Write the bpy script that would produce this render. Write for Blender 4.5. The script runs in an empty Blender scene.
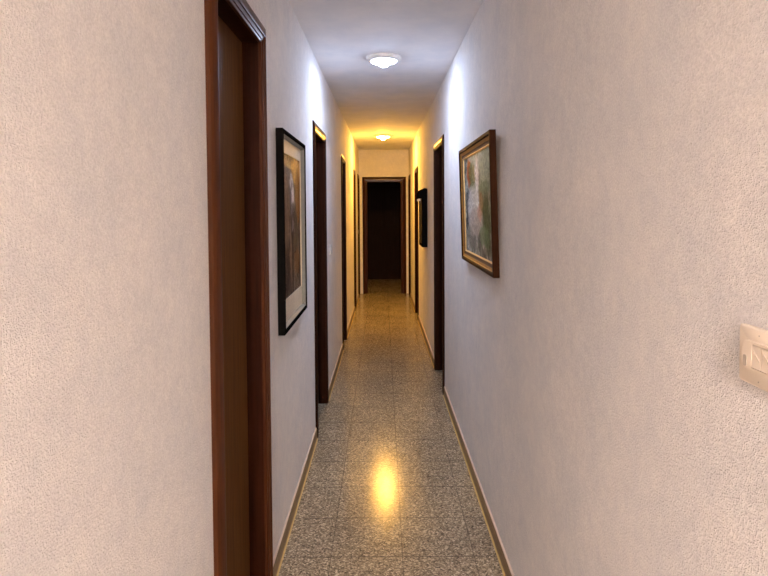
import bpy, bmesh, math, random
from mathutils import Vector, Matrix
random.seed(4)
S = bpy.context.scene
COL = S.collection

# ------------------------------------------------------------------ setting out
CEIL = 2.509
Y_BACK, Y_END, Y_HALL = -4.6, 9.94, 11.95
def wall_x(side, y):
    return (-0.4653 + 0.0050 * y) if side == 'L' else (0.5114 - 0.0059 * y)
def W(side, y, t, z):
    """a point on a corridor wall: along it, out from it into the corridor, up"""
    return Vector((wall_x(side, y) + (t if side == 'L' else -t), y, z))

# ------------------------------------------------------------------ materials
def new_mat(name):
    m = bpy.data.materials.new(name); m.use_nodes = True
    nt = m.node_tree
    return m, nt, nt.nodes['Principled BSDF']
def nd(nt, kind, **kw):
    n = nt.nodes.new(kind)
    for k, v in kw.items(): setattr(n, k, v)
    return n
def math_n(nt, op, a, b=None, c=None):
    n = nd(nt, 'ShaderNodeMath', operation=op)
    for i, v in enumerate((a, b, c)):
        if v is None: continue
        if isinstance(v, (int, float)): n.inputs[i].default_value = v
        else: nt.links.new(v, n.inputs[i])
    return n.outputs[0]
def mixc(nt, fac, a, b, mode='MIX'):
    n = nd(nt, 'ShaderNodeMix', data_type='RGBA', blend_type=mode)
    for idx, v in ((0, fac), (6, a), (7, b)):
        sock = n.inputs[idx]
        if isinstance(v, (int, float)): sock.default_value = v
        elif isinstance(v, tuple): sock.default_value = (*v, 1)
        else: nt.links.new(v, sock)
    return n.outputs[2]
def ramp(nt, fac, stops, interp='LINEAR'):
    r = nd(nt, 'ShaderNodeValToRGB'); r.color_ramp.interpolation = interp
    el = r.color_ramp.elements
    while len(el) < len(stops): el.new(0.5)
    for e, (p, c) in zip(el, stops): e.position = p; e.color = (*c, 1)
    nt.links.new(fac, r.inputs[0]); return r.outputs[0]
def noise(nt, vec, scale, detail=2.0, rough=0.5, dist=0.0):
    n = nd(nt, 'ShaderNodeTexNoise')
    n.inputs['Scale'].default_value = scale; n.inputs['Detail'].default_value = detail
    n.inputs['Roughness'].default_value = rough; n.inputs['Distortion'].default_value = dist
    if vec is not None: nt.links.new(vec, n.inputs['Vector'])
    return n.outputs['Fac']
def world_pos(nt): return nd(nt, 'ShaderNodeNewGeometry').outputs['Position']
def scaled(nt, vec, s):
    n = nd(nt, 'ShaderNodeVectorMath', operation='MULTIPLY'); nt.links.new(vec, n.inputs[0]); n.inputs[1].default_value = s
    return n.outputs[0]
def bump(nt, b, h, strength, dist):
    n = nd(nt, 'ShaderNodeBump'); n.inputs['Strength'].default_value = strength; n.inputs['Distance'].default_value = dist
    nt.links.new(h, n.inputs['Height']); nt.links.new(n.outputs[0], b.inputs['Normal'])

def plain(name, col, rough=0.5, metal=0.0, coat=0.0, var=0.06, vscale=30):
    m, nt, b = new_mat(name)
    f = noise(nt, world_pos(nt), vscale, 3)
    dark = tuple(c * (1 - var) for c in col); light = tuple(min(1, c * (1 + var)) for c in col)
    nt.links.new(ramp(nt, f, [(0.3, dark), (0.7, light)]), b.inputs['Base Color'])
    b.inputs['Roughness'].default_value = rough; b.inputs['Metallic'].default_value = metal
    b.inputs['Coat Weight'].default_value = coat; b.inputs['Coat Roughness'].default_value = 0.12; b.inputs['Specular IOR Level'].default_value = .0 if max(col) < .05 else .4
    return m

def wood(name, dark, light, axis, rough=0.32, coat=0.5, spec=.3):
    """varnished wood, grain stretched along the given axis"""
    m, nt, b = new_mat(name)
    s = [26.0, 26.0, 26.0]; s['XYZ'.index(axis)] = 1.3
    f = noise(nt, scaled(nt, world_pos(nt), tuple(s)), 1.6, 5, 0.62, 0.4)
    s2 = [120.0] * 3; s2['XYZ'.index(axis)] = 4.0
    g = noise(nt, scaled(nt, world_pos(nt), tuple(s2)), 1.0, 2)
    c = ramp(nt, f, [(0.3, dark), (0.7, light)])
    c = mixc(nt, 0.35, c, ramp(nt, g, [(0.3, tuple(v * .55 for v in dark)), (0.65, light)]))
    nt.links.new(c, b.inputs['Base Color'])
    b.inputs['Roughness'].default_value = rough; b.inputs['Specular IOR Level'].default_value = spec
    b.inputs['Coat Weight'].default_value = coat; b.inputs['Coat Roughness'].default_value = 0.16
    bump(nt, b, g, 0.06, 0.002)
    return m

def wall_paint(name, col, bumpy):
    m, nt, b = new_mat(name)
    p = world_pos(nt)
    big = noise(nt, p, 5.5, 4, 0.6)
    col2 = (col[0] * .91, col[1] * .93, col[2] * .955)
    nt.links.new(ramp(nt, big, [(0.35, col2), (0.65, col)]), b.inputs['Base Color'])
    b.inputs['Roughness'].default_value = 0.75
    b.inputs['Specular IOR Level'].default_value = 0.25
    if bumpy:
        n1 = noise(nt, p, 420, 2, 0.5)
        n2 = noise(nt, p, 210, 2, 0.5, 0.1)
        h = math_n(nt, 'ADD', math_n(nt, 'MULTIPLY', n1, 0.7), n2)
        bump(nt, b, h, .8, 0.0040)
        mid = noise(nt, p, 26, 3, .6)
        grain = ramp(nt, n2, [(.32, (.89, .89, .89)), (.68, (1.06, 1.06, 1.06))])
        base = b.inputs['Base Color'].links[0].from_socket
        c = mixc(nt, 1.0, base, grain, 'MULTIPLY')
        c = mixc(nt, 1.0, c, ramp(nt, mid, [(.35, (.955, .955, .965)), (.65, (1.02, 1.02, 1.01))]), 'MULTIPLY')
        nt.links.new(c, b.inputs['Base Color'])
    return m

def terrazzo(name):
    m, nt, b = new_mat(name)
    p = world_pos(nt)
    def chips(scale, off):
        v = nd(nt, 'ShaderNodeTexVoronoi'); v.inputs['Scale'].default_value = scale
        mp = nd(nt, 'ShaderNodeVectorMath', operation='ADD'); nt.links.new(p, mp.inputs[0]); mp.inputs[1].default_value = off
        nt.links.new(mp.outputs[0], v.inputs['Vector'])
        sep = nd(nt, 'ShaderNodeSeparateColor'); nt.links.new(v.outputs['Color'], sep.inputs[0])
        return sep.outputs[0]
    c1 = ramp(nt, chips(165, (0, 0, .3)), [(0.0, (.030, .026, .022)), (.12, (.105, .09, .07)), (.36, (.24, .21, .165)),
                              (.72, (.37, .325, .26)), (.88, (.58, .53, .44)), (1, (.82, .77, .66))])
    c2 = ramp(nt, chips(290, (3, 1, .7)), [(0.0, (.07, .06, .05)), (.3, (.19, .165, .13)), (.75, (.32, .28, .22)), (1, (.5, .47, .42))])
    c = mixc(nt, 0.30, c1, c2)
    cloud = noise(nt, p, 3.0, 3)
    c = mixc(nt, 1.0, c, ramp(nt, cloud, [(0.3, (.86, .86, .88)), (.7, (1.06, 1.04, 1.0))]), 'MULTIPLY')
    # tiles: 0.308 m squares with thin dark joints, each tile a touch different
    sx = nd(nt, 'ShaderNodeSeparateXYZ'); nt.links.new(p, sx.inputs[0])
    u = math_n(nt, 'DIVIDE', math_n(nt, 'SUBTRACT', sx.outputs[0], 0.075), 0.308)
    w = math_n(nt, 'DIVIDE', math_n(nt, 'SUBTRACT', sx.outputs[1], 2.709), 0.308)
    def joint(a, wd):
        f = math_n(nt, 'FRACT', math_n(nt, 'ADD', a, 100.5))
        return math_n(nt, 'LESS_THAN', math_n(nt, 'ABSOLUTE', math_n(nt, 'SUBTRACT', f, 0.5)), wd)
    j = math_n(nt, 'MAXIMUM', joint(u, 0.0068), joint(w, 0.0105))
    cell = nd(nt, 'ShaderNodeCombineXYZ')
    nt.links.new(math_n(nt, 'FLOOR', u), cell.inputs[0]); nt.links.new(math_n(nt, 'FLOOR', w), cell.inputs[1])
    wn = nd(nt, 'ShaderNodeTexWhiteNoise'); nt.links.new(cell.outputs[0], wn.inputs[0])
    c = mixc(nt, 1.0, c, ramp(nt, wn.outputs['Value'], [(0, (.90, .84, .72)), (1, (1.01, .94, .79))]), 'MULTIPLY')
    c = mixc(nt, math_n(nt, 'MULTIPLY', j, 0.65), c, (.07, .055, .04))
    nt.links.new(c, b.inputs['Base Color'])
    r = noise(nt, p, 9, 3)
    rr = nd(nt, 'ShaderNodeMapRange'); nt.links.new(r, rr.inputs[0]); rr.inputs[3].default_value = .14; rr.inputs[4].default_value = .21
    nt.links.new(rr.outputs[0], b.inputs['Roughness'])
    b.inputs['IOR'].default_value = 1.38
    return m

def skirting_mat(name):
    m, nt, b = new_mat(name)
    p = world_pos(nt)
    f = noise(nt, p, 170, 3, .7)
    c = ramp(nt, f, [(.3, (.10, .060, .026)), (.55, (.19, .125, .056)), (.75, (.31, .22, .11))])
    nt.links.new(c, b.inputs['Base Color']); b.inputs['Roughness'].default_value = .35
    return m

def emitter(name, col, strength):
    m, nt, b = new_mat(name)
    b.inputs['Base Color'].default_value = (.9, .9, .88, 1)
    n = noise(nt, world_pos(nt), 40, 1)
    nt.links.new(ramp(nt, n, [(.2, tuple(c * .97 for c in col)), (.8, col)]), b.inputs['Emission Color'])
    b.inputs['Emission Strength'].default_value = strength
    return m

def pane_glass(name):
    m, nt, b = new_mat(name)
    nt.nodes.remove(b)
    out = [n for n in nt.nodes if n.type == 'OUTPUT_MATERIAL'][0]
    tr = nd(nt, 'ShaderNodeBsdfTransparent'); gl = nd(nt, 'ShaderNodeBsdfGlossy'); gl.inputs['Roughness'].default_value = .03
    n = noise(nt, world_pos(nt), 3, 1)
    nt.links.new(ramp(nt, n, [(0, (.97, .98, .97)), (1, (1, 1, 1))]), tr.inputs[0])
    fr = nd(nt, 'ShaderNodeFresnel'); fr.inputs[0].default_value = 1.45
    mx = nd(nt, 'ShaderNodeMixShader')
    nt.links.new(math_n(nt, 'MULTIPLY', fr.outputs[0], 0.045), mx.inputs[0]); nt.links.new(tr.outputs[0], mx.inputs[1]); nt.links.new(gl.outputs[0], mx.inputs[2])
    nt.links.new(mx.outputs[0], out.inputs[0])
    return m

def painting(name, base_stops, blobs, grain=22, rough=.6):
    """paint on a flat sheet: cloudy ground with soft dabs. blobs: (u, v, ru, rv, colour, strength) in the sheet's own 0..1 frame"""
    m, nt, b = new_mat(name)
    g = nd(nt, 'ShaderNodeTexCoord').outputs['Generated']
    sep = nd(nt, 'ShaderNodeSeparateXYZ'); nt.links.new(g, sep.inputs[0])
    u0, v0 = sep.outputs[1], sep.outputs[2]
    wob = noise(nt, scaled(nt, g, (1, 1, .6)), grain, 3, .6)
    wob2 = noise(nt, scaled(nt, g, (1.7, 1.7, 1.0)), grain * .7, 3, .6)
    u = math_n(nt, 'ADD', u0, math_n(nt, 'MULTIPLY', math_n(nt, 'SUBTRACT', wob, .5), .16))
    v = math_n(nt, 'ADD', v0, math_n(nt, 'MULTIPLY', math_n(nt, 'SUBTRACT', wob2, .5), .16))
    c = ramp(nt, noise(nt, scaled(nt, g, (1, 1.6, .8)), grain * .45, 3, .6, .8), base_stops)
    for (bu, bv, ru, rv, col, st) in blobs:
        du = math_n(nt, 'DIVIDE', math_n(nt, 'SUBTRACT', u, bu), ru)
        dv = math_n(nt, 'DIVIDE', math_n(nt, 'SUBTRACT', v, bv), rv)
        d = math_n(nt, 'SQRT', math_n(nt, 'ADD', math_n(nt, 'MULTIPLY', du, du), math_n(nt, 'MULTIPLY', dv, dv)))
        mr = nd(nt, 'ShaderNodeMapRange'); mr.inputs[1].default_value = .72; mr.inputs[2].default_value = 1.12
        mr.inputs[3].default_value = st; mr.inputs[4].default_value = 0
        nt.links.new(d, mr.inputs[0])
        c = mixc(nt, mr.outputs[0], c, col)
    fine = noise(nt, scaled(nt, g, (1, 2.2, 1)), grain * 2.2, 4, .7)
    c = mixc(nt, 1.0, c, ramp(nt, fine, [(.38, (.6, .6, .6)), (.62, (1.3, 1.3, 1.3))]), 'MULTIPLY')
    nt.links.new(c, b.inputs['Base Color']); b.inputs['Roughness'].default_value = rough; b.inputs['Specular IOR Level'].default_value = .03
    return m

WALL = wall_paint('textured_wall_paint', (.83, .80, .775), True)
CEILING = wall_paint('ceiling_paint', (.83, .83, .85), False)
FLOOR = terrazzo('grey_terrazzo')
SKIRT = skirting_mat('brown_skirting_tile')
BEAD = plain('pale_bead', (.62, .51, .41), .7)
GROUT = plain('ochre_grout', (.50, .36, .14), .7)
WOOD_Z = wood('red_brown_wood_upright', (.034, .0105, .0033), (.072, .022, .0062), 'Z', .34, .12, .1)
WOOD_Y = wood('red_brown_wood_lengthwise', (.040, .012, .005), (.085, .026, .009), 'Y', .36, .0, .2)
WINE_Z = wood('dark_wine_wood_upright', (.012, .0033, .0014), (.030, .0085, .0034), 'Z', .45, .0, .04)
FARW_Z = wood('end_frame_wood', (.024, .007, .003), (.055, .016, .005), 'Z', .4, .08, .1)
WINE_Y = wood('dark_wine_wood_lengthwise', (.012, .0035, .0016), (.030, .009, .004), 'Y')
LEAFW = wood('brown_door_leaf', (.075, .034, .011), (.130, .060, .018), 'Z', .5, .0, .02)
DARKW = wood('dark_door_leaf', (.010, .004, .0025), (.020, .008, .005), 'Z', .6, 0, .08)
WHITE = plain('white_lamp_enamel', (.82, .82, .80), .4)
BLACK = plain('black_lacquer', (.006, .0055, .005), .55)
LIP = plain('grey_frame_lip', (.20, .205, .185), .5)
MATB = plain('cream_mount_board', (.74, .62, .46), .85, var=.04)
FRAMEW = wood('brown_frame_wood', (.020, .007, .0025), (.042, .014, .0045), 'Z', .5, .0, .03)
GILT = plain('gilt', (.40, .21, .045), .42, .5, var=.15, vscale=60)
GILTP = plain('pale_gilt', (.72, .52, .24), .4, .5, var=.12, vscale=60)
COVE = plain('dark_gilt_cove', (.09, .04, .012), .55, .0)
GLASS = pane_glass('picture_glass')
CREAM = plain('cream_switch_plastic', (.80, .70, .57), .38, var=.02)
CREAMD = plain('dark_cream_and_shade', (.44, .38, .31), .5)  # darker cream: paints shade in corner and gaps, also ridges and screws
PLATEW = plain('pale_switch_plastic', (.50, .47, .43), .5)
PANELD = wood('dark_brown_panel', (.022, .011, .005), (.042, .021, .010), 'Z', .55, .0, .1)
CHROME = plain('polished_metal', (.50, .50, .49), .4, .8)

# ------------------------------------------------------------------ building helpers
class MB:
    """collects geometry in world space; build() links it as one mesh object"""
    def __init__(s): s.bm = bmesh.new()
    def quad_loop(s, loops, closed_path=False, cap=True):
        rings = [[s.bm.verts.new(p) for p in lp] for lp in loops]
        n = len(rings[0]); m = len(rings)
        for i in range(m if closed_path else m - 1):
            a, b = rings[i], rings[(i + 1) % m]
            for k in range(n):
                s.bm.faces.new((a[k], a[(k + 1) % n], b[(k + 1) % n], b[k]))
        if not closed_path and cap:
            s.bm.faces.new(rings[0]); s.bm.faces.new(list(reversed(rings[-1])))
        return s
    def hexa(s, c):
        v = [s.bm.verts.new(p) for p in c]
        for f in ((0, 3, 2, 1), (4, 5, 6, 7), (0, 1, 5, 4), (1, 2, 6, 5), (2, 3, 7, 6), (3, 0, 4, 7)):
            s.bm.faces.new([v[i] for i in f])
        return s
    def box(s, x0, x1, y0, y1, z0, z1):
        return s.hexa([(x0, y0, z0), (x1, y0, z0), (x1, y1, z0), (x0, y1, z0), (x0, y0, z1), (x1, y0, z1), (x1, y1, z1), (x0, y1, z1)])
    def wbox(s, side, y0, y1, t0, t1, z0, z1):
        return s.hexa([W(side, y0, t0, z0), W(side, y1, t0, z0), W(side, y1, t1, z0), W(side, y0, t1, z0),
                       W(side, y0, t0, z1), W(side, y1, t0, z1), W(side, y1, t1, z1), W(side, y0, t1, z1)])
    def lathe(s, c, prof, seg=48):
        """prof: (r, z) from the top down; about a vertical axis through c"""
        rings = []
        for r, z in prof:
            if r < 1e-6: rings.append([s.bm.verts.new((c[0], c[1], c[2] + z))]); continue
            rings.append([s.bm.verts.new((c[0] + r * math.cos(a), c[1] + r * math.sin(a), c[2] + z)) for a in [2 * math.pi * k / seg for k in range(seg)]])
        for a, b in zip(rings, rings[1:]):
            for k in range(seg):
                q = [a[k % len(a)], a[(k + 1) % len(a)], b[(k + 1) % len(b)], b[k % len(b)]]
                q = list(dict.fromkeys(q))
                if len(q) > 2: s.bm.faces.new(q)
        return s
    def tube(s, a, b, r, seg=14):
        a, b = Vector(a), Vector(b); d = (b - a).normalized(); n = d.orthogonal().normalized(); m = d.cross(n)
        lp = [[p + (n * math.cos(t) + m * math.sin(t)) * r for t in [2 * math.pi * k / seg for k in range(seg)]] for p in (a, b)]
        return s.quad_loop(lp)
    def build(s, name, mat, parent=None, origin=None, bevel=0, smooth=False):
        bm = s.bm
        bmesh.ops.recalc_face_normals(bm, faces=bm.faces)
        if bevel:
            bmesh.ops.bevel(bm, geom=[e for e in bm.edges], offset=bevel, segments=2, affect='EDGES', profile=.6)
        root = parent
        while root is not None and root.parent is not None: root = root.parent
        o0 = Vector(root.location) if root is not None else Vector(origin or (0, 0, 0))
        bmesh.ops.translate(bm, verts=bm.verts, vec=-o0)
        me = bpy.data.meshes.new(name); bm.to_mesh(me); bm.free()
        if smooth:
            me.polygons.foreach_set('use_smooth', [True] * len(me.polygons))
            me.set_sharp_from_angle(angle=math.radians(35))
        for mm in (mat if isinstance(mat, list) else [mat]): me.materials.append(mm)
        o = bpy.data.objects.new(name, me); COL.objects.link(o)
        if parent is None: o.location = o0
        else: o.parent = parent
        return o
def tag(o, label=None, cat=None, group=None, kind=None):
    if label: o['label'] = label
    if cat: o['category'] = cat
    if group: o['group'] = group
    if kind: o['kind'] = kind
    return o
def empty(name, loc):
    o = bpy.data.objects.new(name, None); o.empty_display_size = .1; COL.objects.link(o); o.location = loc
    return o

# ------------------------------------------------------------------ doors list (outer edges of the casing along the wall)
#         side  y0    y1    top   casing
DOORS = [('L', 1.490, 2.185, 2.180, .070),
         ('L', 3.660, 4.390, 2.062, .062),
         ('L', 5.960, 6.500, 2.062, .062),
         ('L', 8.230, 8.620, 2.062, .062),
         ('L', 9.440, 9.880, 2.062, .062),
         ('R', 4.500, 5.270, 2.075, .062),
         ('R', 7.520, 8.140, 2.050, .062),
         ('R', 9.440, 9.880, 2.050, .062)]
LIN = .014                                  # thickness of the jamb lining
THICK = .15

def wall_side(side, name, label):
    m = MB(); y = Y_BACK
    for (sd, y0, y1, top, cw) in DOORS:
        if sd != side: continue
        a, b, h = y0 + cw - LIN, y1 - cw + LIN, top - cw + LIN
        m.wbox(side, y, a, -THICK, 0, 0, CEIL)
        m.wbox(side, a, b, -THICK, 0, h, CEIL)
        y = b
    m.wbox(side, y, Y_END + .13, -THICK, 0, 0, CEIL)
    tag(m.build(name, WALL), label, 'wall', kind='structure')
wall_side('L', 'wall_left', 'long off-white textured wall on the left with five doorways')
wall_side('R', 'wall_right', 'long off-white textured wall on the right with three doorways')

FDX0, FDX1, FTOP = -.355, .402, 2.036          # outer casing of the end doorway
FC0, FC1, FCT = .080, .090, .085
fx0, fx1, fz = FDX0 + FC0, FDX1 - FC1, FTOP - FCT
m = MB()
lx, rx = wall_x('L', Y_END), wall_x('R', Y_END)
lx2, rx2 = wall_x('L', Y_END + .13), wall_x('R', Y_END + .13)
def slab(xa0, xa1, xb0, xb1, z0, z1):
    m.hexa([(xa0, Y_END, z0), (xa1, Y_END, z0), (xb1, Y_END + .13, z0), (xb0, Y_END + .13, z0), (xa0, Y_END, z1), (xa1, Y_END, z1), (xb1, Y_END + .13, z1), (xb0, Y_END + .13, z1)])
slab(lx, fx0 - LIN, lx2, fx0 - LIN, 0, CEIL); slab(fx1 + LIN, rx, fx1 + LIN, rx2, 0, CEIL)
slab(fx0 - LIN, fx1 + LIN, fx0 - LIN, fx1 + LIN, fz + LIN, CEIL)
tag(m.build('wall_end', WALL), 'cream end wall over the doorway closing the corridor', 'wall', kind='structure')
tag(MB().box(-.60, .66, Y_BACK - .12, Y_BACK, 0, CEIL).build('wall_back', WALL), 'off-white wall behind the viewer', 'wall', kind='structure')
tag(MB().box(-.75, .80, Y_BACK - .12, Y_HALL + .15, -.08, 0).build('floor', FLOOR), 'polished grey terrazzo tile floor running down the corridor', 'floor', kind='structure')
tag(MB().box(-.75, .80, Y_BACK - .12, Y_HALL + .15, CEIL, CEIL + .08).build('ceiling', CEILING), 'plain flat corridor ceiling with two lamps', 'ceiling', kind='structure')
# the unlit lobby beyond the end doorway
ly = Y_END + .13
tag(MB().box(-.70, -.58, ly, Y_HALL, 0, CEIL).build('wall_lobby_left', WALL), 'left wall of the dark lobby past the end doorway', 'wall', kind='structure')
tag(MB().box(.62, .74, ly, Y_HALL, 0, CEIL).build('wall_lobby_right', WALL), 'right wall of the dark lobby past the end doorway', 'wall', kind='structure')

# ------------------------------------------------------------------ skirting
def skirting(side, name, label):
    g = MB(); b = MB(); tp = MB()
    cuts = [d for d in DOORS if d[0] == side]
    y = Y_BACK; segs = []
    for (_, y0, y1, _t, _c) in cuts:
        segs.append((y, y0 - .002)); y = y1 + .002
    segs.append((y, Y_END))
    prof = [(0, 0), (.010, 0), (.010, .064), (.006, .070), (0, .070)]
    for a, e in segs:
        if e - a < .03: continue
        b.quad_loop([[W(side, yy, t, z) for t, z in prof] for yy in (a, e)])
        g.quad_loop([[W(side, yy, t, z) for t, z in [(.0101, 0), (.0165, 0), (.0101, .006)]] for yy in (a, e)])
        tp.quad_loop([[W(side, yy, t, z) for t, z in [(.0001, .0701), (.0075, .0701), (.0065, .0725), (.0001, .0775)]] for yy in (a, e)])  # thin paler strip along the top of the skirting
    tag(b.build(name, SKIRT), label, 'baseboard', kind='structure')
    return g, tp
g, tp = skirting('L', 'baseboard_left', 'low brown mottled skirting along the left wall')
tag(g.build('trim_1', GROUT), 'thin ochre joint line at the foot of the left skirting', 'trim', kind='structure')
tag(tp.build('trim_3', BEAD), 'pale bead along the top of the left skirting', 'trim', kind='structure')
g, tp = skirting('R', 'baseboard_right', 'low brown mottled skirting along the right wall')
tag(g.build('trim_2', GROUT), 'thin ochre joint line at the foot of the right skirting', 'trim', kind='structure')
tag(tp.build('trim_4', BEAD), 'pale bead along the top of the right skirting', 'trim', kind='structure')

# ------------------------------------------------------------------ doors
def casing_prof(w):
    # (from the outer edge inwards, out from the wall): a sloping glossy outer face, a bead, two steps
    return [(0, 0), (0, .012), (.003, .0150), (.50 * w, .0225), (.58 * w, .0235), (.63 * w, .0220), (.65 * w, .0175), (.84 * w, .0160),
            (.86 * w, .0125), (.97 * w, .0115), (w, .0095), (w, 0)]
LABELS = ['nearest brown wooden door in left wall, closed leaf set back in its moulded frame',
          'second doorway along the left wall, just past the black framed print',
          'third doorway along the left wall, beyond the small pale switch',
          'fourth doorway along the left wall, near the second lamp',
          'last doorway on the left wall, tight against the end wall',
          'nearest doorway on the right wall, past the gilt framed painting',
          'second doorway on the right wall, just past the hooded black frame',
          'last doorway on the right wall, tight against the end wall']
def side_door(i, side, y0, y1, top, cw, WZ, WY, LF, TK):
    root = tag(empty('door_%d' % (i + 1), W(side, (y0 + y1) / 2, 0, 0)), LABELS[i], 'door', kind='structure')
    yi0, yi1, zi = y0 + cw, y1 - cw, top - cw
    pr = [(a, b * TK) for a, b in casing_prof(cw)]
    def post(ya, yb, sgn):
        mb = MB()
        mb.quad_loop([[W(side, ya + sgn * s, t, 0.0) for s, t in pr], [W(side, ya + sgn * s, t, top - s) for s, t in pr]])
        mb.build('casing_upright', WZ, root, smooth=True)
    post(y0, yi0, 1); post(y1, yi1, -1)
    mb = MB(); mb.quad_loop([[W(side, y0 + s, t, top - s) for s, t in pr], [W(side, y1 - s, t, top - s) for s, t in pr]])
    mb.build('casing_head', WY, root, smooth=True)
    mb = MB()
    mb.wbox(side, yi0 - LIN + .001, yi0, -THICK + .01, -.0005, 0, zi); mb.wbox(side, yi1, yi1 + LIN - .001, -THICK + .01, -.0005, 0, zi)
    mb.wbox(side, yi0 - LIN + .001, yi1 + LIN - .001, -THICK + .01, -.0005, zi, zi + LIN - .001)
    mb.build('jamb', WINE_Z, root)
    MB().wbox(side, yi0 + .002, yi1 - .002, -.100, -.058, .006, zi - .002).build('leaf', LF, root)
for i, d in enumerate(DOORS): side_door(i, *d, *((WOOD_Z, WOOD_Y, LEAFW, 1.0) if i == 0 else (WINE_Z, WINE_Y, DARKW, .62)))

# the end doorway: casing and lining only, open to the dark lobby; a dark door closes the lobby
root = tag(empty('door_9', (0, Y_END, 0)), 'red-brown frame of the open dark doorway at the corridor end', 'door', kind='structure')
def fpost(xo, w, sgn):
    pr = casing_prof(w)
    MB().quad_loop([[(xo + sgn * s, Y_END - t, 0) for s, t in pr], [(xo + sgn * s, Y_END - t, FTOP - s * FCT / w) for s, t in pr]]).build('casing_upright', FARW_Z, root, smooth=True)
fpost(FDX0, FC0, 1); fpost(FDX1, FC1, -1)
pr = casing_prof(FCT)
MB().quad_loop([[(FDX0 + s * FC0 / FCT, Y_END - t, FTOP - s) for s, t in pr], [(FDX1 - s * FC1 / FCT, Y_END - t, FTOP - s) for s, t in pr]]).build('casing_head', wood('red_brown_wood_crosswise', (.022, .006, .003), (.05, .014, .005), 'X'), root, smooth=True)
mb = MB()
mb.box(fx0 - LIN + .001, fx0, Y_END + .0005, ly, 0, fz); mb.box(fx1, fx1 + LIN - .001, Y_END + .0005, ly, 0, fz)
mb.box(fx0 - LIN + .001, fx1 + LIN - .001, Y_END + .0005, ly, fz, fz + LIN - .001)
mb.build('jamb', FARW_Z, root)
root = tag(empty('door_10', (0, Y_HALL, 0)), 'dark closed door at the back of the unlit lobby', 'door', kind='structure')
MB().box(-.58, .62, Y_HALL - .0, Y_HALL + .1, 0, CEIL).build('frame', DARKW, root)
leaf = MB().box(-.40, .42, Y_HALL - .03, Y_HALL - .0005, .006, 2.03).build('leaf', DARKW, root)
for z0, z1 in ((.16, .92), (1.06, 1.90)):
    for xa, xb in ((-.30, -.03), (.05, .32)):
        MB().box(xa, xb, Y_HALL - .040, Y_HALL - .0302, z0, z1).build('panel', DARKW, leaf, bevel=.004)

# ------------------------------------------------------------------ ceiling lamps
def lamp(y, x, label, mat_d, mat_b, r=.118):
    k = r / .118
    root = tag(empty('ceiling_lamp', (x, y, CEIL)), label, 'lamp', 'round ceiling lamps along the corridor')
    c = (x, y, CEIL)
    MB().lathe(c, [(0, -.0005), (r, -.0005), (r, -.010), (.112 * k, -.020), (.096 * k, -.028), (.088 * k, -.029), (.086 * k, -.024), (0, -.022)]).build('rim', WHITE, root, smooth=True)
    MB().lathe(c, [(0, -.0235), (.0845 * k, -.0245), (.078 * k, -.031), (.06 * k, -.036), (.036 * k, -.0385), (0, -.0395)]).build('diffuser', mat_d, root, smooth=True)
    MB().lathe(c, [(0, -.038), (.030 * k, -.0385), (.034 * k, -.046), (.031 * k, -.055), (.021 * k, -.0625), (.008 * k, -.066), (0, -.0665)], 32).build('bulb', mat_b, root, smooth=True)
COOL = (.62, .73, 1.0); WARM = (1.0, .49, .075); SOFT = (1.0, .82, .735)
lamp(3.86, .012, 'round white ceiling lamp giving cool bluish light, nearer of the two', emitter('cool_diffuser', COOL, 190), emitter('cool_bulb', COOL, 50))
lamp(7.95, .010, 'round ceiling lamp giving warm yellow light, farther of the two', emitter('warm_diffuser', WARM, 430), emitter('warm_bulb', WARM, 520))
lamp(-3.0, .02, 'round ceiling lamp giving soft warm light behind the viewer', emitter('soft_diffuser', SOFT, 1480), emitter('soft_bulb', SOFT, 2200), .20)

# ------------------------------------------------------------------ pictures
def rect_sweep(mb, side, y0, y1, z0, z1, prof, lean=0.0):
    def P(y, z, t): return W(side, y, t + (z - z0) * lean, z)
    loops = []
    for (cy, cz, sy, sz) in ((y0, z0, 1, 1), (y1, z0, -1, 1), (y1, z1, -1, -1), (y0, z1, 1, -1)):
        loops.append([P(cy + sy * s, cz + sz * s, t) for s, t in prof])
    return mb.quad_loop(loops, closed_path=True)
def sheet(mb, side, y0, y1, z0, z1, t0, t1, zb, lean):
    return mb.hexa([W(side, y, t + (z - zb) * lean, z) for z in (z0, z1) for (y, t) in ((y0, t0), (y1, t0), (y1, t1), (y0, t1))])

# left: upright portrait print in a black frame
y0, y1, z0, z1 = 2.425, 3.100, .955, 1.842
root = tag(empty('framed_picture', W('L', (y0 + y1) / 2, 0, z0)), 'tall brown print with cream mount in black frame on the left wall', 'picture')
rect_sweep(MB(), 'L', y0, y1, z0, z1, [(0, .001), (0, .030), (.003, .033), (.016, .033), (.020, .030), (.020, .001)]).build('frame', BLACK, root)
rect_sweep(MB(), 'L', y0 + .0202, y1 - .0202, z0 + .0202, z1 - .0202, [(0, .004), (0, .028), (.003, .028), (.009, .013), (.009, .004)]).build('frame_lip', LIP, root)['label'] = 'pale grey inner lip'
i0 = .0294
px0, px1, pz0, pz1 = 2.458, 3.0665, 1.083, 1.752
mb = MB()                                       # card mount with a window cut for the print
a0, a1, b0, b1 = y0 + i0, y1 - i0, z0 + i0, z1 - i0
lp = [[W('L', y, t, z) for t in (.004, .0095)] for y, z in ((a0, b0), (a1, b0), (a1, b1), (a0, b1))]
li = [[W('L', y, t, z) for t in (.004, .0095)] for y, z in ((px0, pz0), (px1, pz0), (px1, pz1), (px0, pz1))]
ov = [[mb.bm.verts.new(p) for p in r] for r in lp]; iv = [[mb.bm.verts.new(p) for p in r] for r in li]
for k in range(4):
    n = (k + 1) % 4
    for q4 in ((ov[k][1], ov[n][1], iv[n][1], iv[k][1]), (ov[k][0], iv[k][0], iv[n][0], ov[n][0]),
               (ov[k][0], ov[n][0], ov[n][1], ov[k][1]), (iv[k][0], iv[k][1], iv[n][1], iv[n][0])):
        mb.bm.faces.new(q4)
mb.build('mount', MATB, root)
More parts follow.
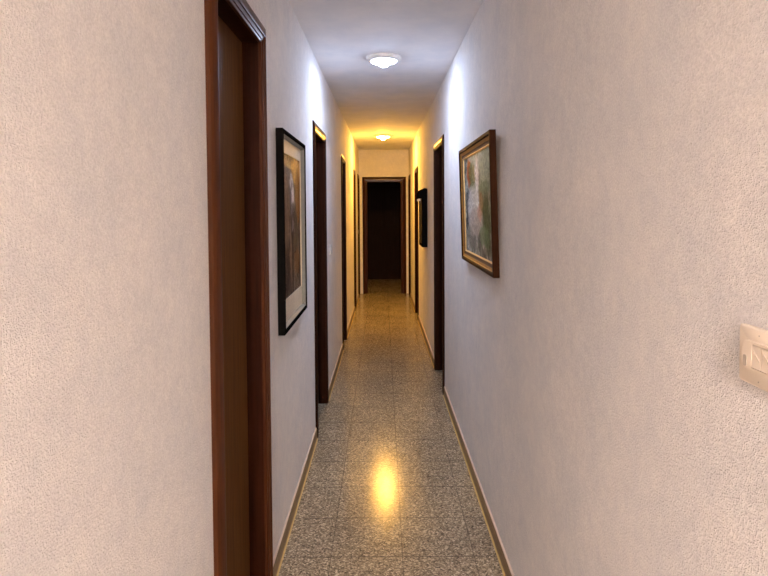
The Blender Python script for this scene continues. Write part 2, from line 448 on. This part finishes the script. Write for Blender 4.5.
PORTRAIT = painting('portrait_print', [(.36, (.045, .026, .018)), (.5, (.135, .085, .058)), (.64, (.27, .185, .135))],
    [(.80, .90, .30, .10, (0.685, 0.354, 0.101), 0.90), (.88, .72, .14, .22, (0.257, 0.094, 0.019), 0.80), (.30, .86, .30, .12, (0.349, 0.264, 0.212), 0.80),
     (.56, .80, .09, .07, (0.744, 0.636, 0.571), 0.95), (.60, .68, .12, .14, (0.233, 0.187, 0.187), 0.90), (.62, .72, .07, .06, (0.751, 0.665, 0.665), 0.90),
     (.30, .60, .17, .30, (0.286, 0.162, 0.097), 0.65), (.70, .42, .20, .22, (0.043, 0.025, 0.022), 0.85), (.62, .50, .06, .06, (0.270, 0.207, 0.207), 0.70),
     (.35, .20, .30, .18, (0.066, 0.034, 0.020), 0.80), (.80, .22, .16, .10, (0.177, 0.068, 0.018), 0.70), (.50, .28, .05, .22, (0.334, 0.207, 0.143), 0.60)], 20)
MB().wbox('L', px0 - .004, px1 + .003, .0015, .0036, pz0 - .004, pz1 + .004).build('print', PORTRAIT, root)
MB().wbox('L', y0 + .0295, y1 - .0295, .0110, .0125, z0 + .0295, z1 - .0295).build('glass', GLASS, root)

# right: landscape painting in a brown and gilt frame, its top leaning off the wall
y0, y1, z0, z1 = 2.420, 3.350, 1.197, 1.828; LEAN = .028
root = tag(empty('framed_picture', W('R', (y0 + y1) / 2, 0, z0)), 'greenish grey painting in brown and gilt frame on the right wall', 'picture')
def fr(name, prof, mat):
    return rect_sweep(MB(), 'R', y0, y1, z0, z1, prof, LEAN).build(name, mat, root)
fr('frame', [(0, .001), (0, .027), (.002, .029), (.015, .029), (.018, .026), (.020, .022), (.020, .001)], FRAMEW)
fr('gilt_moulding', [(.0202, .003), (.0202, .0225), (.022, .0235), (.0235, .0215), (.034, .0175), (.034, .003)], GILT)['label'] = 'gilt moulding'
fr('cove', [(.0342, .003), (.0342, .0165), (.040, .0135), (.050, .0120), (.050, .003)], COVE)
fr('slip', [(.0502, .003), (.0502, .0140), (.053, .0145), (.058, .0110), (.058, .003)], GILTP)['label'] = 'pale gilt inner slip'
q = .0582
STREET = painting('street_painting', [(.36, (.10, .11, .095)), (.5, (.28, .29, .26)), (.64, (.52, .52, .48))],
    [(.15, .93, .8, .10, (0.479, 0.628, 0.609), 0.70), (.80, .84, .10, .16, (0.564, 0.141, 0.036), 0.95), (.68, .78, .12, .18, (0.179, 0.227, 0.102), 0.80),
     (.20, .80, .22, .22, (0.352, 0.475, 0.382), 0.80), (.50, .66, .07, .34, (0.850, 0.850, 0.850), 0.85), (.27, .66, .20, .07, (0.154, 0.250, 0.170), 0.80),
     (.88, .46, .09, .22, (0.044, 0.054, 0.069), 0.90), (.68, .46, .22, .24, (0.799, 0.772, 0.742), 0.80), (.60, .32, .25, .16, (0.523, 0.442, 0.401), 0.80),
     (.36, .50, .10, .12, (0.283, 0.185, 0.086), 0.80), (.20, .34, .14, .30, (0.060, 0.104, 0.050), 0.95), (.30, .20, .18, .10, (0.137, 0.243, 0.135), 0.70),
     (.44, .42, .07, .09, (0.664, 0.374, 0.294), 0.70), (.72, .12, .18, .10, (0.235, 0.234, 0.211), 0.80), (.46, .14, .05, .12, (0.076, 0.084, 0.080), 0.70), (.06, .55, .08, .3, (0.239, 0.300, 0.214), 0.70)], 12)
sheet(MB(), 'R', y0 + q, y1 - q, z0 + q, z1 - q, .004, .0075, z0, LEAN).build('canvas', STREET, root)
sheet(MB(), 'R', y0 + q, y1 - q, z0 + q, z1 - q, .0085, .0100, z0, LEAN).build('glass', GLASS, root)

# right, farther on: narrow black frame with a hood on top
y0, y1, z0, z1 = 6.090, 6.540, 1.075, 1.640
root = tag(empty('hooded_wall_frame', W('R', (y0 + y1) / 2, 0, z0)), 'narrow black frame with dark hood on top, farther along the right wall', 'wall frame')
rect_sweep(MB(), 'R', y0, y1, z0, z1, [(0, .001), (0, .056), (.004, .060), (.022, .060), (.026, .056), (.026, .001)]).build('frame', BLACK, root)
MB().wbox('R', y0 + .0265, y1 - .0265, .002, .047, z0 + .0265, z1 - .0265).build('panel', PANELD, root)['label'] = 'dark brown recessed panel'
arc = [(.001, 1.6405), (.001, 1.700), (.028, 1.708), (.052, 1.700), (.072, 1.682), (.084, 1.655), (.086, 1.620), (.078, 1.598), (.0625, 1.598), (.0625, 1.6405)]
MB().quad_loop([[W('R', yy, t, z) for t, z in arc] for yy in (y0 - .005, y1 + .02)]).build('hood', BLACK, root, smooth=True)
for yy in (y0 + .12, y1 - .03):
    MB().wbox('R', yy, yy + .028, .066, .082, 1.572, 1.5975).build('clip', CHROME, root, bevel=.003)

# ------------------------------------------------------------------ switches
# near light switch: square cream plate, raised oval surround, two rockers
root = tag(empty('light_switch', W('R', .747, 0, 1.257)), 'cream double light switch on the right wall at the picture edge', 'light switch')
sy0, sy1, sz0, sz1 = .700, .794, 1.2565, 1.3355
def rounded(side, ya, yb, za, zb, r, t, n=6):
    pts = []
    for cy, cz, a0 in ((yb - r, zb - r, 0), (ya + r, zb - r, 90), (ya + r, za + r, 180), (yb - r, za + r, 270)):
        for k in range(n + 1):
            a = math.radians(a0 + 90 * k / n); pts.append(W(side, cy + r * math.cos(a), t, cz + r * math.sin(a)))
    return pts
MB().quad_loop([rounded('R', sy0, sy1, sz0, sz1, .004, .0005), rounded('R', sy0, sy1, sz0, sz1, .004, .0065),
                rounded('R', sy0 + .0025, sy1 - .0025, sz0 + .0025, sz1 - .0025, .003, .0085)]).build('plate', CREAM, root, smooth=True)
plate = root.children[-1]
cy = .747; zc = (sz0 + sz1) / 2 + .001
# raised surround as a ring
def ring_loops(side, outer, inner, r_o, r_i, t0, t1):
    (a0, a1, b0, b1), (c0, c1, d0, d1) = outer, inner
    o0 = rounded(side, a0, a1, b0, b1, r_o, t0); o1 = rounded(side, a0 + .001, a1 - .001, b0 + .001, b1 - .001, r_o, t1)
    i1 = rounded(side, c0, c1, d0, d1, r_i, t1); i0 = rounded(side, c0, c1, d0, d1, r_i, t0)
    return [o0, o1, i1, i0]
lp = ring_loops('R', (cy - .036, cy + .036, zc - .0205, zc + .0205), (cy - .0242, cy + .0158, zc - .0162, zc + .0162), .011, .0015, .0084, .0111)
mb = MB(); rings = [[mb.bm.verts.new(p) for p in l] for l in lp]; n = len(rings[0])
for i in range(4):
    a, b = rings[i], rings[(i + 1) % 4]
    for k in range(n): mb.bm.faces.new((a[k], a[(k + 1) % n], b[(k + 1) % n], b[k]))
mb.build('surround', CREAM, root, smooth=True)
# recess shade painted as a grey patch on the surround's lower corner
MB().quad_loop([rounded('R', cy + .0245, cy + .0325, zc - .0165, zc - .0010, .0038, tt) for tt in (.0100, .0120)]).build('corner_shade', CREAMD, root)['label'] = 'corner shade painted grey'
MB().wbox('R', cy - .0240, cy + .0156, .0086, .0090, zc - .0160, zc + .0160).build('gap_shade', CREAMD, root)  # darker sheet painting the shade in the gaps round the rockers
for ya, yb in ((cy - .0032, cy + .0144), (cy - .0228, cy - .0052)):
    mb = MB()
    prof = [(zc - .0149, .0091), (zc - .0149, .0116), (zc + .0005, .0099), (zc + .0149, .0112), (zc + .0149, .0091)]
    mb.quad_loop([[W('R', yy, t, z) for z, t in prof] for yy in (ya, yb)])
    rk = mb.build('rocker', CREAM, root)
    mb = MB()                                   # a slanting ridge moulded on the rocker
    yc = (ya + yb) / 2
    mb.hexa([W('R', yc + dy, t, zc + dz) for t in (.0096, .0109) for dy, dz in ((.0062, .008), (.0050, .008), (-.0060, -.005), (-.0048, -.005))])
    mb.build('ridge', CREAMD, rk)
for zz in (sz1 - .009, sz0 + .008):
    MB().tube(W('R', cy + .004, .0080, zz), W('R', cy + .004, .0088, zz), .0011, 12).build('screw', CREAMD, root)
def small_switch(side, y, z, label):
    r = tag(empty('light_switch', W(side, y, 0, z)), label, 'light switch')
    MB().quad_loop([rounded(side, y - .04, y + .04, z, z + .08, .005, .0005), rounded(side, y - .04, y + .04, z, z + .08, .005, .007), rounded(side, y - .037, y + .037, z + .003, z + .077, .004, .0095)]).build('plate', PLATEW, r, smooth=True)
    MB().wbox(side, y - .016, y + .016, .0096, .0130, z + .02, z + .06).build('rocker', PLATEW, r, bevel=.001)
small_switch('L', 4.75, 1.115, 'small pale switch plate on left wall between second and third doorways')
small_switch('L', 9.30, 1.070, 'small pale switch plate on left wall beside the last doorway')

# ------------------------------------------------------------------ camera, world, view
cam = bpy.data.cameras.new('camera'); co = bpy.data.objects.new('camera', cam); COL.objects.link(co)
cam.sensor_fit = 'HORIZONTAL'; cam.sensor_width = 36; cam.lens = 570 / 768 * 36; cam.clip_start = .02
cam.shift_x = .965 / 768; cam.shift_y = -(288 - 207.8 - 570 * math.tan(math.radians(2.0))) / 768
co.matrix_world = Matrix.Translation((0, 0, 1.5)) @ Matrix.Rotation(math.radians(88.0), 4, 'X') @ Matrix.Rotation(-.0063, 4, 'Z')
S.camera = co
wd = bpy.data.worlds.new('world'); S.world = wd; wd.use_nodes = True
wd.node_tree.nodes['Background'].inputs[0].default_value = (0, 0, 0, 1)
wd.node_tree.nodes['Background'].inputs[1].default_value = 0
vs = S.view_settings
vs.view_transform = 'Standard'; vs.look = 'None'; vs.gamma = 1; vs.use_curve_mapping = False; vs.exposure = 0.74
S.cycles.max_bounces = 10; S.cycles.diffuse_bounces = 8; S.cycles.glossy_bounces = 5; S.cycles.transparent_max_bounces = 8
S.cycles.sample_clamp_indirect = 6
